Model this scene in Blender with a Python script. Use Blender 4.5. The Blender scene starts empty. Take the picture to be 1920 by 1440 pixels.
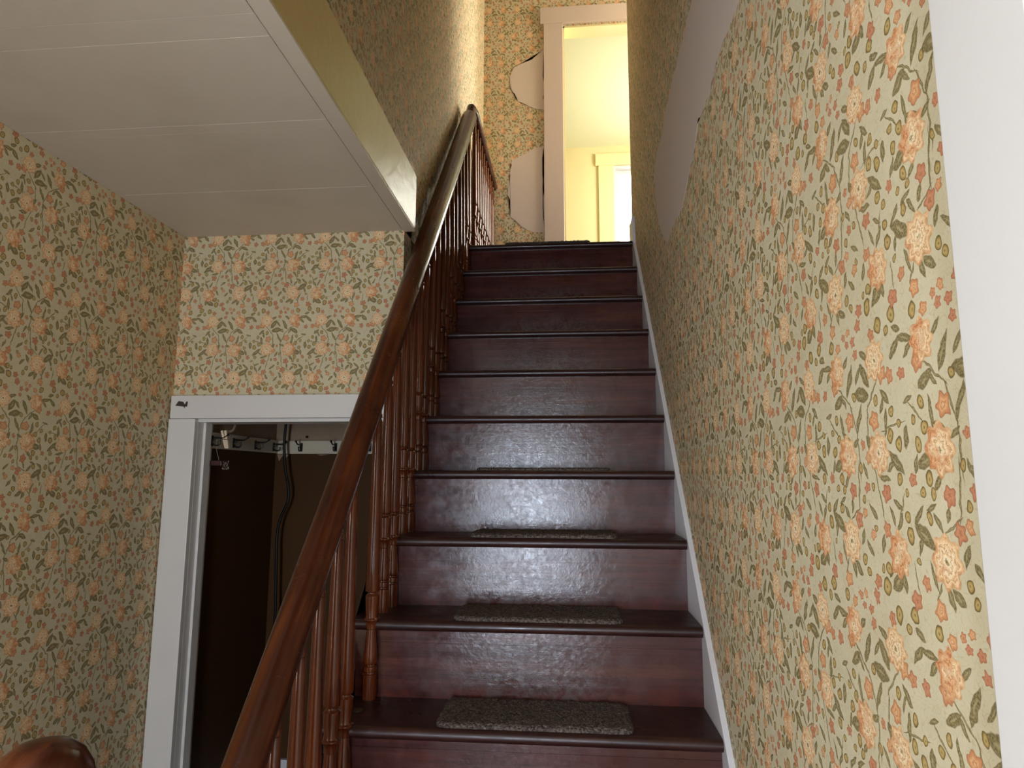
import bpy, bmesh, math, random
from mathutils import Vector, Matrix
random.seed(7)
sc = bpy.context.scene
COL = sc.collection

# ------------------------------------------------------------------ camera
cam_data = bpy.data.cameras.new('camera')
cam_data.sensor_width = 36.0
cam_data.lens = 22.8037
cam_data.clip_start = 0.02
cam = bpy.data.objects.new('camera', cam_data)
COL.objects.link(cam)
_pitch, _yaw, _roll = 0.1414, 0.0892, -0.0028
_F = Vector((-math.sin(_yaw) * math.cos(_pitch), math.cos(_yaw) * math.cos(_pitch), math.sin(_pitch)))
_R = Vector((math.cos(_yaw), math.sin(_yaw), 0))
_U = _R.cross(_F)
_R2 = math.cos(_roll) * _R - math.sin(_roll) * _U
_U2 = math.sin(_roll) * _R + math.cos(_roll) * _U
_m = Matrix((( _R2.x, _U2.x, -_F.x, 0.0), (_R2.y, _U2.y, -_F.y, 0.0), (_R2.z, _U2.z, -_F.z, 1.58), (0, 0, 0, 1)))
cam.matrix_world = _m
sc.camera = cam

# ------------------------------------------------------------------ world, lights, exposure
world = bpy.data.worlds.new('sky')
sc.world = world
world.use_nodes = True
bg = world.node_tree.nodes['Background']
bg.inputs[0].default_value = (0.80, 0.90, 1.0, 1)
bg.inputs[1].default_value = 3.0

def area_light(name, loc, target, sx, sy, power, color):
    d = bpy.data.lights.new(name, 'AREA')
    d.shape = 'RECTANGLE'; d.size = sx; d.size_y = sy
    d.energy = power; d.color = color
    o = bpy.data.objects.new(name, d); COL.objects.link(o)
    o.location = loc
    o.rotation_euler = (Vector(target) - Vector(loc)).to_track_quat('-Z', 'Y').to_euler()
    return o
area_light('front_door_daylight', (-0.42, -2.20, 1.15), (-0.36, 0.0, 1.00), 0.44, 1.40, 31, (0.72, 0.83, 1.0))
area_light('hall_window_daylight', (-1.70, -0.55, 1.50), (0.0, 0.05, 1.15), 0.55, 1.40, 36, (0.88, 0.93, 1.0))
area_light('upstairs_window_daylight', (0.85, 6.62, 4.15), (0.55, 4.3, 3.8), 0.80, 1.20, 92, (1.0, 0.97, 0.80))
area_light('side_room_fill', (1.78, 5.4, 4.1), (0.0, 5.4, 3.8), 0.9, 1.2, 29, (1.0, 0.98, 0.90))  # unseen fill, added through a side opening to brighten the yellow room
area_light('landing_window_daylight', (1.74, 3.87, 4.20), (-0.5, 3.75, 3.7), 0.62, 1.40, 27, (1.0, 0.90, 0.64))

sc.view_settings.view_transform = 'Standard'
sc.view_settings.look = 'None'
sc.view_settings.gamma = 1.0
sc.view_settings.use_curve_mapping = False
sc.view_settings.exposure = 1.0
sc.cycles.use_denoising = True
sc.cycles.max_bounces = 6
sc.cycles.diffuse_bounces = 4
sc.cycles.use_adaptive_sampling = True
sc.cycles.adaptive_threshold = 0.05
sc.cycles.glossy_bounces = 3
sc.cycles.transmission_bounces = 4
sc.cycles.caustics_reflective = False
sc.cycles.caustics_refractive = False
sc.cycles.sample_clamp_indirect = 6.0

# ------------------------------------------------------------------ dimensions
RISE, RUN, Y1, Z1 = 0.198, 0.18745, 1.5582, 1.0047
def NY(k): return Y1 + k * RUN
def NZ(k): return Z1 + k * RISE
ZL = NZ(9)                       # landing level
XW = 0.345                       # right wall face
XB = -0.529                      # balustrade plane
XL = -1.4246                     # hall left wall
YE = 2.2052                      # hall end wall
YU = 4.2588                      # upstairs end wall
XU = -0.590                      # upstairs left wall
ZC = 2.4612                      # hall ceiling
def RZ(y): return Z1 + 0.635 + 1.1 * (y - Y1)      # handrail centre height

# ------------------------------------------------------------------ material helpers
def srgb(r, g, b):
    f = lambda c: (c / 12.92 if c <= 0.04045 else ((c + 0.055) / 1.055) ** 2.4)
    return (f(r / 255), f(g / 255), f(b / 255), 1)

class NT:
    def __init__(self, tree): self.t = tree
    def n(self, typ, **kw):
        x = self.t.nodes.new(typ)
        for k, v in kw.items(): setattr(x, k, v)
        return x
    def put(self, sock, v):
        if v is None: return
        if hasattr(v, 'is_output'): self.t.links.new(v, sock)
        else: sock.default_value = v
    def vm(self, op, *a):
        x = self.n('ShaderNodeVectorMath', operation=op)
        for i, v in enumerate(a): self.put(x.inputs[i], v)
        return x.outputs[1] if op in ('LENGTH', 'DOT_PRODUCT', 'DISTANCE') else x.outputs[0]
    def scale(self, v, s):
        x = self.n('ShaderNodeVectorMath', operation='SCALE')
        self.put(x.inputs[0], v); self.put(x.inputs[3], s)
        return x.outputs[0]
    def m(self, op, *a, clamp=False):
        x = self.n('ShaderNodeMath', operation=op); x.use_clamp = clamp
        for i, v in enumerate(a): self.put(x.inputs[i], v)
        return x.outputs[0]
    def noise(self, vec, scale, detail=2.0, rough=0.5, out=0, dist=0.0):
        x = self.n('ShaderNodeTexNoise')
        self.put(x.inputs['Vector'], vec)
        x.inputs['Scale'].default_value = scale; x.inputs['Detail'].default_value = detail
        x.inputs['Roughness'].default_value = rough; x.inputs['Distortion'].default_value = dist
        return x.outputs[out]
    def ramp(self, fac, stops, interp='LINEAR'):
        x = self.n('ShaderNodeValToRGB'); e = x.color_ramp
        e.interpolation = interp
        while len(e.elements) < len(stops): e.elements.new(0.5)
        for i, (p, c) in enumerate(stops):
            e.elements[i].position = p; e.elements[i].color = c if len(c) == 4 else (*c, 1)
        self.put(x.inputs[0], fac)
        return x.outputs[0]
    def rng(self, v, a, b, c=0.0, d=1.0):
        x = self.n('ShaderNodeMapRange'); x.clamp = True
        self.put(x.inputs[0], v)
        for i, k in enumerate((a, b, c, d)): x.inputs[1 + i].default_value = k
        return x.outputs[0]
    def mix(self, fac, a, b, blend='MIX'):
        x = self.n('ShaderNodeMix', data_type='RGBA', blend_type=blend)
        self.put(x.inputs[0], fac); self.put(x.inputs[6], a); self.put(x.inputs[7], b)
        return x.outputs[2]
    def mapping(self, vec, loc=(0, 0, 0), rot=(0, 0, 0), scl=(1, 1, 1), typ='POINT'):
        x = self.n('ShaderNodeMapping', vector_type=typ)
        self.put(x.inputs[0], vec)
        x.inputs[1].default_value = loc; x.inputs[2].default_value = rot; x.inputs[3].default_value = scl
        return x.outputs[0]
    def bump(self, h, strength, dist, normal=None):
        x = self.n('ShaderNodeBump')
        x.inputs['Strength'].default_value = strength; x.inputs['Distance'].default_value = dist
        self.put(x.inputs['Height'], h); self.put(x.inputs['Normal'], normal)
        return x.outputs[0]

def new_mat(name):
    m = bpy.data.materials.new(name); m.use_nodes = True
    t = NT(m.node_tree)
    b = m.node_tree.nodes['Principled BSDF']
    return m, t, b
def uv(t): return t.n('ShaderNodeUVMap').outputs[0]
def tex(t, which): return t.n('ShaderNodeTexCoord').outputs[which]

def paint(name, col, rough=0.45, bump=0.15, dirt=0.10, grain=1.0, scale=30, dirtcol=(0.25, 0.20, 0.13, 1), spec=0.5):
    m, t, b = new_mat(name)
    P = tex(t, 'Object')
    n1 = t.noise(P, 3.0, 4, 0.6)
    n2 = t.noise(P, scale * 4, 3, 0.6)
    d = t.rng(n1, 0.48, 0.8, 0, dirt)
    c = t.mix(d, col, dirtcol)
    t.put(b.inputs['Base Color'], c)
    t.put(b.inputs['Roughness'], t.rng(n2, 0.3, 0.7, rough - 0.06, rough + 0.08))
    b.inputs['Specular IOR Level'].default_value = spec
    h = t.noise(t.mapping(P, scl=(scale * grain, scale, scale)), 1.0, 4, 0.6)
    t.put(b.inputs['Normal'], t.bump(h, bump, 0.004))
    return m

# ------------------------------------------------------------------ floral wallpaper, drawn with vector maths
def build_wallpaper_group():
    g = bpy.data.node_groups.new('floral_print', 'ShaderNodeTree')
    g.interface.new_socket('Vector', in_out='INPUT', socket_type='NodeSocketVector')
    g.interface.new_socket('Color', in_out='OUTPUT', socket_type='NodeSocketColor')
    t = NT(g)
    gi = t.n('NodeGroupInput'); go = t.n('NodeGroupOutput')
    U = 0.0002257
    TX, TY = 904.0, 1387.0
    uvv = gi.outputs[0]
    P0 = t.mapping(uvv, scl=(1 / U, -1 / U, 0.0))
    nz = t.noise(uvv, 70.0, 1.0, 0.5, out=1)
    warp = t.vm('MULTIPLY', t.vm('SUBTRACT', nz, (0.5, 0.5, 0.5)), (36, 36, 0))
    P = t.vm('ADD', P0, warp)
    fine = t.noise(uvv, 420.0, 2, 0.6)
    mid = t.noise(uvv, 70.0, 1, 0.5)
    def wrapped(cx, cy):
        return t.vm('WRAP', P, (cx + TX / 2, cy + TY / 2, 1), (cx - TX / 2, cy - TY / 2, -1))
    def local(cx, cy, sx, sy, z=0.0):
        return t.vm('MULTIPLY_ADD', wrapped(cx, cy), (1 / sx, 1 / sy, 0), (-cx / sx, -cy / sy, z))
    def ellipse(cx, cy, rot, sx, sy):
        """pointed leaf = overlap of two discs: 0 on the midrib, 1 on the outline"""
        w = wrapped(cx, cy); R = (sx * sx + sy * sy) / (2 * sy); h = R - sy
        dx, dy = -h * math.sin(rot), h * math.cos(rot)
        q = t.m('MAXIMUM', t.vm('DISTANCE', w, (cx + dx, cy + dy, 0)), t.vm('DISTANCE', w, (cx - dx, cy - dy, 0)))
        return t.m('MULTIPLY_ADD', q, 1 / sy, -h / sy)
    # --- stems and leaves: nearest diamond distance
    leaves = [(185, 208, .75, 48, 22), (145, 318, 1.1, 85, 30), (52, 525, 1.1, 80, 22), (300, 415, .55, 62, 34), (440, 200, -.15, 70, 26),
              (535, 225, .8, 62, 28), (420, 255, .7, 45, 22), (505, 135, -.4, 42, 24), (272, 560, 1.75, 78, 20), (672, 570, 1.45, 65, 22),
              (598, 762, -.7, 82, 34), (866, 310, -1.0, 75, 38), (860, 210, -.5, 48, 26), (915, 405, -.2, 78, 46), (668, 440, -.8, 52, 24),
              (345, 765, .4, 62, 42), (845, 680, -.9, 66, 34), (398, 1085, -.6, 88, 44), (435, 995, .75, 55, 20), (285, 1022, -.9, 50, 18),
              (208, 990, 1.3, 36, 18), (600, 1038, 1.0, 50, 20), (672, 1022, -1.1, 52, 16), (872, 1005, -.7, 52, 20), (668, 1325, .6, 62, 44),
              (350, 1250, -1.2, 62, 16), (180, 1312, -.6, 50, 28), (238, 1320, -1.2, 50, 24), (100, 1138, 1.2, 46, 22), (784, 1160, 1.2, 42, 20),
              (606, 1310, -1.3, 50, 26), (108, 655, .5, 38, 20), (258, 855, .9, 38, 22), (725, 838, -.2, 62, 20), (490, 650, 1.5, 52, 28)]
    leaves += [(235, 420, 2.3, 46, 18), (700, 480, 1.2, 44, 16), (455, 480, .3, 40, 16), (40, 300, .9, 52, 20), (215, 620, -.5, 48, 18), (420, 770, 1.2, 46, 18),
               (650, 780, .6, 48, 18), (20, 800, -1.0, 46, 18), (330, 960, .4, 44, 16), (610, 960, -.5, 44, 16), (720, 1270, .9, 44, 18), (440, 1130, 1.3, 46, 18), (30, 1190, -.8, 48, 20)]
    def seg(x1, y1, x2, y2, w=8):
        return ((x1 + x2) / 2, (y1 + y2) / 2, math.atan2(y2 - y1, x2 - x1), math.hypot(x2 - x1, y2 - y1) * .62, w)
    stems = [seg(295, 330, 150, 450), seg(150, 450, 92, 600), seg(88, 590, 80, 830), seg(100, 780, 125, 1000), seg(125, 1000, 235, 1060, 7),
             seg(745, 360, 852, 480), seg(852, 480, 872, 650), seg(868, 660, 800, 880), seg(800, 870, 760, 1020), seg(300, 1280, 345, 1345),
             seg(335, 600, 445, 500, 7), seg(520, 580, 700, 610, 7), seg(625, 1090, 560, 930, 7), seg(490, 1330, 500, 1220, 7)]
    dl = None
    for (cx, cy, r, sx, sy) in leaves + stems:
        d = ellipse(cx, cy, r, sx * 1.16, sy * 0.92)
        dl = d if dl is None else t.m('MINIMUM', dl, d)
    # --- buds and berries: nearest ellipse
    buds = [(345, 510, 30), (330, 622, 32), (412, 580, 26), (392, 690, 32), (547, 585, 24), (637, 640, 33), (560, 682, 36), (612, 525, 30),
            (757, 455, 30), (352, 90, 38), (682, 85, 42), (600, 132, 28), (540, 60, 40), (100, 412, 28), (300, 900, 26), (386, 900, 24),
            (350, 1006, 30), (530, 1010, 30), (525, 905, 22), (516, 1096, 38), (752, 1266, 32), (806, 1280, 22), (60, 945, 26), (102, 1256, 30),
            (62, 1312, 30), (76, 785, 26), (850, 885, 26), (856, 1085, 22), (780, 1355, 44), (325, 842, 34), (580, 845, 32), (465, 1200, 20)]
    db = None
    for (cx, cy, r) in buds:
        d = t.vm('LENGTH', local(cx, cy, r * .88, r * 1.05))
        db = d if db is None else t.m('MINIMUM', db, d)
    # --- flowers with petals: keep the local frame of the nearest one
    med = [(790, 552, 56, 0.10), (175, 535, 60, 0.10), (185, 910, 52, 0.30), (716, 912, 50, 0.30), (136, 1055, 50, 0.25), (738, 1085, 46, 0.2),
           (512, 1378, 52, 0.3), (320, 1386, 48, 0.0), (492, 355, 40, 0.3), (605, 350, 42, 0.2), (460, 842, 36, 0.3), (16, 885, 36, 0.3),
           (415, 1287, 38, 0.2), (872, 1350, 44, 0.3), (886, 1122, 34, 0.1), (66, 1020, 30, 0.1), (68, 112, 34, 0.3), (145, 112, 28, 0.3),
           (52, 184, 32, 0.3), (180, 64, 28, 0.2), (122, 44, 26, 0.0), (756, 116, 38, 0.25), (260, 108, 36, 0.1), (900, 38, 42, 0.3),
           (680, 330, 52, 0.1), (345, 325, 52, 0.15), (30, 660, 28, 0.25), (885, 740, 34, 0.1)]
    def nearest(lst):
        D = A = None
        for i, (cx, cy, r, z) in enumerate(lst):
            L = local(cx, cy, r, r * 1.05, z)
            d = t.vm('LENGTH', L)
            if D is None: D, A = d, L
            else:
                c = t.m('LESS_THAN', d, D)
                x = t.n('ShaderNodeMix', data_type='VECTOR')
                t.put(x.inputs[0], c); t.put(x.inputs[4], A); t.put(x.inputs[5], L)
                A = x.outputs[1]
                D = t.m('MINIMUM', D, d)
        s = t.n('ShaderNodeSeparateXYZ'); t.put(s.inputs[0], A)
        return D, s.outputs
    Dm, Sm = nearest(med)
    big = [(300, 240, 106, 0.08), (745, 250, 108, -0.03), (228, 720, 122, 0.06), (768, 715, 114, 0.02), (248, 1180, 122, -0.01), (640, 1195, 112, 0.08)]
    Db, Sb = nearest(big)
    # --- colours
    bgc = t.mix(t.rng(t.noise(uvv, 26.0, 3, 0.6), 0.35, 0.7), srgb(200, 189, 155), srgb(207, 196, 163))
    ghost = t.rng(t.m('ABSOLUTE', t.m('SUBTRACT', t.noise(uvv, 95.0, 1, 0.5), 0.5)), 0.0, 0.022, 0.40, 0.0)
    c = t.mix(ghost, bgc, srgb(172, 152, 108))
    leafc = t.mix(t.rng(fine, 0.38, 0.62), srgb(106, 92, 56), srgb(152, 138, 96))
    leafc = t.mix(t.rng(dl, 0.30, 0.05, 0, .7), leafc, srgb(184, 170, 126))
    leafc = t.mix(t.rng(dl, 0.72, 0.95, 0, .8), leafc, srgb(92, 78, 46))
    c = t.mix(t.rng(dl, 1.0, 0.82), c, leafc)
    budc = t.ramp(db, [(0.0, srgb(120, 96, 52)), (0.32, srgb(190, 166, 108)), (0.62, srgb(172, 142, 82)), (0.86, srgb(110, 92, 52)), (1.0, srgb(92, 76, 40))])
    c = t.mix(t.rng(db, 1.0, 0.9), c, budc)
    def petals(S, n, amp, ph):
        ang = t.m('ARCTAN2', S[1], S[0])
        return t.m('MULTIPLY_ADD', t.m('COSINE', t.m('MULTIPLY_ADD', ang, n, ph)), amp, 1.0 - amp)
    rm = t.m('DIVIDE', Dm, petals(Sm, 5.0, 0.13, 0.0))
    rmn = t.m('ADD', rm, t.m('MULTIPLY', t.m('SUBTRACT', fine, 0.5), 0.35))
    mA = t.ramp(rmn, [(0.0, srgb(120, 80, 44)), (0.14, srgb(226, 190, 140)), (0.30, srgb(190, 126, 82)), (0.42, srgb(226, 178, 128)), (0.62, srgb(206, 148, 100)), (0.85, srgb(194, 132, 88)), (1.0, srgb(142, 90, 56))])
    mB = t.ramp(rmn, [(0.0, srgb(230, 200, 160)), (0.16, srgb(222, 170, 130)), (0.28, srgb(160, 98, 68)), (0.5, srgb(200, 140, 104)), (0.82, srgb(184, 120, 86)), (1.0, srgb(140, 88, 60))])
    mc = t.mix(t.rng(Sm[2], 0.08, 0.28), mA, mB)
    c = t.mix(t.rng(rm, 1.0, 0.92), c, mc)
    rb = t.m('DIVIDE', Db, petals(Sb, 8.0, 0.10, 0.4))
    # scalloped rings of petals, each ring turned against the next
    ang = t.m('ARCTAN2', Sb[1], Sb[0])
    sca = t.m('ABSOLUTE', t.m('SINE', t.m('MULTIPLY_ADD', ang, 3.5, t.m('MULTIPLY', t.m('FLOOR', t.m('MULTIPLY', Db, 3.6)), 1.3))))
    rbn = t.m('ADD', t.m('SUBTRACT', rb, t.m('MULTIPLY', sca, t.m('MULTIPLY', Db, 0.20))), t.m('MULTIPLY', t.m('SUBTRACT', fine, 0.42), 0.34))
    cream = t.ramp(rbn, [(0.0, srgb(120, 98, 58)), (0.10, srgb(150, 126, 78)), (0.17, srgb(244, 226, 190)), (0.29, srgb(226, 190, 140)), (0.33, srgb(178, 128, 80)), (0.37, srgb(242, 222, 184)), (0.52, srgb(224, 184, 136)), (0.57, srgb(184, 128, 80)), (0.61, srgb(240, 212, 168)), (0.80, srgb(214, 168, 118)), (1.0, srgb(176, 120, 76))])
    orange = t.ramp(rbn, [(0.0, srgb(244, 222, 180)), (0.14, srgb(232, 192, 144)), (0.22, srgb(176, 108, 70)), (0.27, srgb(232, 186, 136)), (0.42, srgb(206, 142, 96)), (0.47, srgb(164, 98, 62)), (0.52, srgb(228, 176, 124)), (0.68, srgb(202, 136, 90)), (0.73, srgb(168, 102, 64)), (0.78, srgb(216, 156, 106)), (1.0, srgb(160, 98, 60))])
    # one side of every bloom turns to orange
    side = t.m('ADD', t.m('MULTIPLY', Sb[0], 0.5), t.m('MULTIPLY', t.m('SUBTRACT', mid, 0.5), 2.4))
    sel = t.m('ADD', side, t.m('MULTIPLY', Sb[2], 6.0))
    bc = t.mix(t.rng(sel, 0.25, 0.75), cream, orange)
    c = t.mix(t.rng(rb, 1.0, 0.93), c, bc)
    # paper seams every 53 cm
    su = t.n('ShaderNodeSeparateXYZ'); t.put(su.inputs[0], uvv)
    fr = t.m('ABSOLUTE', t.m('SUBTRACT', t.m('FRACT', t.m('DIVIDE', t.m('ADD', su.outputs[0], 7.21), 0.53)), 0.5))
    c = t.mix(t.rng(fr, 0.0, 0.0012, 0.45, 0.0), c, srgb(120, 100, 60))
    t.put(go.inputs[0], c)
    return g
PRINT = build_wallpaper_group()

def wallpaper(name, offset=(0, 0, 0), tint=None):
    m, t, b = new_mat(name)
    u = t.mapping(uv(t), loc=offset)
    gn = t.n('ShaderNodeGroup'); gn.node_tree = PRINT
    t.put(gn.inputs[0], u)
    c = gn.outputs[0]
    stain = t.rng(t.noise(u, 1.6, 4, 0.6), 0.52, 0.8, 0, 0.22)
    c = t.mix(stain, c, srgb(150, 120, 70))
    if tint: c = t.mix(1.0, c, tint, 'MULTIPLY')
    t.put(b.inputs['Base Color'], c)
    b.inputs['Roughness'].default_value = 0.62
    b.inputs['Specular IOR Level'].default_value = 0.3
    t.put(b.inputs['Normal'], t.bump(t.noise(u, 55, 3, 0.6), 0.12, 0.003))
    return m

def wood(name, dark, mid, light, axis='X', rough=0.28, bump=0.12, grain=1.0, wear=0.0, coat=0.0, wearcol=(0.17, 0.15, 0.14, 1), spec=0.45, tilt=0.0, smooth=False):
    m, t, b = new_mat(name)
    P = tex(t, 'Object')
    s = {'X': (2.2, 45, 45), 'Y': (45, 2.2, 45), 'Z': (45, 45, 2.2)}[axis]
    s = tuple(q * grain for q in s)
    G = t.mapping(t.mapping(P, rot=(-tilt, 0, 0)) if tilt else P, scl=s)
    g1 = t.noise(G, 1.0, 5, 0.65, dist=0.6)
    g2 = t.noise(P, 5.0, 3, 0.6)
    c = t.ramp(t.m('ADD', t.m('MULTIPLY', g1, 0.7), t.m('MULTIPLY', g2, 0.3)), [(0.30, dark), (0.50, mid), (0.72, light)])
    rv = 0.3 if (tilt or smooth) else 1.0
    rgh = t.rng(t.noise(P, 14, 4, 0.65), 0.3, 0.72, rough - 0.10 * rv, rough + 0.14 * rv)
    h = t.noise(G, 1.5, 4, 0.6)
    nrm = t.bump(h, bump, 0.003)
    if wear:
        gen = t.n('ShaderNodeSeparateXYZ'); t.put(gen.inputs[0], tex(t, 'Generated'))
        cx = t.rng(t.m('ABSOLUTE', t.m('SUBTRACT', gen.outputs[0], 0.52)), 0.34, 0.10)
        cz = t.rng(gen.outputs[2], 0.75, 0.25)
        sc1 = t.noise(P, 30, 5, 0.7, dist=1.5)
        w = t.m('MULTIPLY', t.m('MULTIPLY', cx, cz), t.rng(sc1, 0.38, 0.62))
        c = t.mix(t.m('MULTIPLY', w, wear), c, wearcol)
        # bare reddish abrasion low on the boards
        red = t.m('MULTIPLY', t.rng(gen.outputs[2], 0.35, 0.02), t.rng(t.noise(P, 22, 4, 0.7), 0.45, 0.7))
        c = t.mix(t.m('MULTIPLY', red, 0.6), c, srgb(110, 48, 40))
        # scratches, dents
        scr = t.noise(t.mapping(P, rot=(0, 0.6, 0), scl=(30, 30, 190)), 1.0, 2, 0.5)
        scm = t.m('MULTIPLY', t.rng(scr, 0.70, 0.74), t.m('MULTIPLY', cx, 0.7))
        c = t.mix(scm, c, srgb(30, 20, 18))
        dent = t.noise(P, 60, 5, 0.7, dist=1.2)
        nrm = t.bump(t.m('MULTIPLY', dent, t.m('ADD', 0.15, cx)), 0.15, 0.003, nrm)
    t.put(b.inputs['Base Color'], c)
    t.put(b.inputs['Roughness'], rgh)
    t.put(b.inputs['Normal'], nrm)
    b.inputs['Specular IOR Level'].default_value = spec
    b.inputs['Coat Weight'].default_value = coat
    t.put(b.inputs['Coat Normal'], nrm)
    t.put(b.inputs['Coat Roughness'], t.rng(t.noise(P, 24, 4, 0.7), 0.3, 0.7, 0.09, 0.27))
    return m

def flat(name, col, rough=0.5, metal=0.0, spec=0.5):
    m, t, b = new_mat(name)
    P = tex(t, 'Object')
    n = t.noise(P, 60, 3, 0.6)
    t.put(b.inputs['Base Color'], t.mix(t.rng(n, 0.3, 0.75, 0, 0.35), col, tuple(x * 0.6 for x in col[:3]) + (1,)))
    b.inputs['Roughness'].default_value = rough
    b.inputs['Metallic'].default_value = metal
    b.inputs['Specular IOR Level'].default_value = spec
    return m

WP_END = wallpaper('wallpaper_end', (0.033, 0.0, 0))
WP_LEFT = wallpaper('wallpaper_left', (0.09, 0.05, 0))
WP_RIGHT = wallpaper('wallpaper_right', (0.02, 0.11, 0))
WP_UP = wallpaper('wallpaper_upstairs', (0.11, 0.02, 0))
TRIM = paint('white_trim_paint', srgb(214, 210, 204), 0.38, 0.10, 0.10)
SKIRT = paint('white_skirting_paint', srgb(214, 212, 214), 0.42, 0.10, 0.12)
FASCIA = paint('glossy_cream_fascia_paint', srgb(184, 164, 108), 0.34, 0.5, 0.35, 1.0, 26, spec=0.26)
FASCIA.node_tree.nodes['Principled BSDF'].inputs['Specular Tint'].default_value = (1.0, 0.93, 0.42, 1)
CEIL = paint('aged_white_ceiling_paint', srgb(208, 197, 180), 0.5, 0.12, 0.18, 0.2, 30, (0.20, 0.16, 0.10, 1))
PLASTER = paint('bare_joint_compound', srgb(208, 192, 178), 0.7, 0.18, 0.10, 1.0, 14, (0.42, 0.34, 0.28, 1))
UPTRIM = paint('upstairs_door_trim_paint', srgb(205, 186, 172), 0.42, 0.10, 0.10)
YELLOW = paint('yellow_room_wall_paint', srgb(224, 208, 156), 0.6, 0.06, 0.03)
YCEIL = paint('pale_room_ceiling_paint', srgb(226, 223, 182), 0.7, 0.04, 0.02)
YTRIM = paint('cream_room_trim_paint', srgb(228, 214, 158), 0.5, 0.05, 0.03)
CLOSET = paint('brown_closet_paint', srgb(70, 45, 20), 0.6, 0.15, 0.35, 1.0, 25, (0.03, 0.018, 0.008, 1), 0.12)
CLOSETTOP = paint('peeling_closet_plaster', srgb(150, 126, 100), 0.8, 0.5, 0.5, 1.0, 40, (0.11, 0.07, 0.05, 1))
RAILPAINT = paint('old_white_rail_paint', srgb(196, 184, 160), 0.5, 0.15, 0.2)
RISER = wood('worn_mahogany_riser', srgb(46, 22, 20), srgb(72, 37, 33), srgb(98, 55, 43), 'X', 0.30, 0.10, 1.0, wear=0.50, coat=0.85, spec=0.12)
TREAD = wood('dark_mahogany_tread', srgb(32, 15, 14), srgb(48, 25, 22), srgb(70, 38, 32), 'X', 0.34, 0.12, 1.0)
BALW = wood('orange_brown_baluster_wood', srgb(58, 24, 11), srgb(94, 42, 19), srgb(126, 62, 28), 'Z', 0.14, 0.02, 0.8, spec=0.6, smooth=True)
RAILW = wood('worn_handrail_wood', srgb(34, 16, 9), srgb(66, 30, 15), srgb(108, 56, 25), 'Y', 0.25, 0.05, 0.6, tilt=math.atan(1.1), spec=0.3)
SIDEW = wood('dark_stringer_wood', srgb(36, 16, 12), srgb(60, 28, 20), srgb(80, 40, 28), 'Y', 0.4, 0.1)
FLOORW = wood('old_floor_boards', srgb(60, 36, 22), srgb(90, 58, 36), srgb(120, 82, 52), 'Y', 0.4, 0.1, 0.5)
IRON = flat('dark_iron', srgb(40, 34, 30), 0.45, 0.6)
BLACKC = flat('black_cord_rubber', srgb(10, 9, 9), 0.35, 0, 0.12)
PINW = flat('pale_clothespin_wood', srgb(214, 190, 160), 0.6)
HOLE = flat('bare_dark_wood', srgb(58, 46, 32), 0.7)

def carpet_mat():
    m, t, b = new_mat('brown_loop_carpet')
    P = tex(t, 'Object')
    v = t.n('ShaderNodeTexVoronoi'); t.put(v.inputs['Vector'], P); v.inputs['Scale'].default_value = 210
    c = t.ramp(v.outputs['Color'], [(0.0, srgb(46, 39, 35)), (0.5, srgb(82, 71, 64)), (1.0, srgb(122, 108, 97))])
    t.put(b.inputs['Base Color'], c)
    b.inputs['Roughness'].default_value = 0.95
    t.put(b.inputs['Normal'], t.bump(t.m('SUBTRACT', 1.0, v.outputs['Distance']), 0.9, 0.004))
    return m
CARPET = carpet_mat()
def glass_mat(name, tint=(1, 1, 1, 1), rough=0.02):
    m, t, b = new_mat(name)
    P = tex(t, 'Object')
    t.put(b.inputs['Base Color'], tint)
    t.put(b.inputs['Roughness'], t.rng(t.noise(P, 20, 2, 0.5), 0.3, 0.7, rough, rough + 0.03))
    b.inputs['Transmission Weight'].default_value = 1.0
    b.inputs['IOR'].default_value = 1.45
    return m
GLASS = glass_mat('clear_glass')

# ------------------------------------------------------------------ mesh helpers
def boxuv(me):
    l = me.uv_layers.new(name='UVMap')
    for p in me.polygons:
        n = p.normal; ax = max(range(3), key=lambda i: abs(n[i]))
        for li in p.loop_indices:
            v = me.vertices[me.loops[li].vertex_index].co
            l.data[li].uv = (v.y, v.z) if ax == 0 else ((v.x, v.z) if ax == 1 else (v.x, v.y))

def finish(name, bm, mat, parent=None, smooth=False, loc=None):
    me = bpy.data.meshes.new(name)
    bmesh.ops.recalc_face_normals(bm, faces=bm.faces)
    bm.to_mesh(me); bm.free()
    boxuv(me)
    if smooth:
        me.polygons.foreach_set('use_smooth', [True] * len(me.polygons))
        me.set_sharp_from_angle(angle=math.radians(40))
    me.materials.append(mat)
    o = bpy.data.objects.new(name, me); COL.objects.link(o)
    if parent is not None:
        o.parent = parent
        o.matrix_parent_inverse = Matrix.Translation(-Vector(parent.location))
    return o

def add_box(bm, x0, x1, y0, y1, z0, z1):
    v = [bm.verts.new(c) for c in ((x0, y0, z0), (x1, y0, z0), (x1, y1, z0), (x0, y1, z0), (x0, y0, z1), (x1, y0, z1), (x1, y1, z1), (x0, y1, z1))]
    for f in ((0, 3, 2, 1), (4, 5, 6, 7), (0, 1, 5, 4), (1, 2, 6, 5), (2, 3, 7, 6), (3, 0, 4, 7)):
        bm.faces.new([v[i] for i in f])

def bevel(bm, w, seg=2):
    if w > 0:
        bmesh.ops.bevel(bm, geom=list(bm.edges), offset=w, segments=seg, affect='EDGES', profile=0.5)

def box(name, mat, x0, x1, y0, y1, z0, z1, parent=None, bev=0.0):
    bm = bmesh.new(); add_box(bm, x0, x1, y0, y1, z0, z1); bevel(bm, bev)
    return finish(name, bm, mat, parent)

def boxes(name, mat, lst, parent=None, bev=0.0):
    bm = bmesh.new()
    for b in lst: add_box(bm, *b)
    bevel(bm, bev)
    return finish(name, bm, mat, parent)

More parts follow.
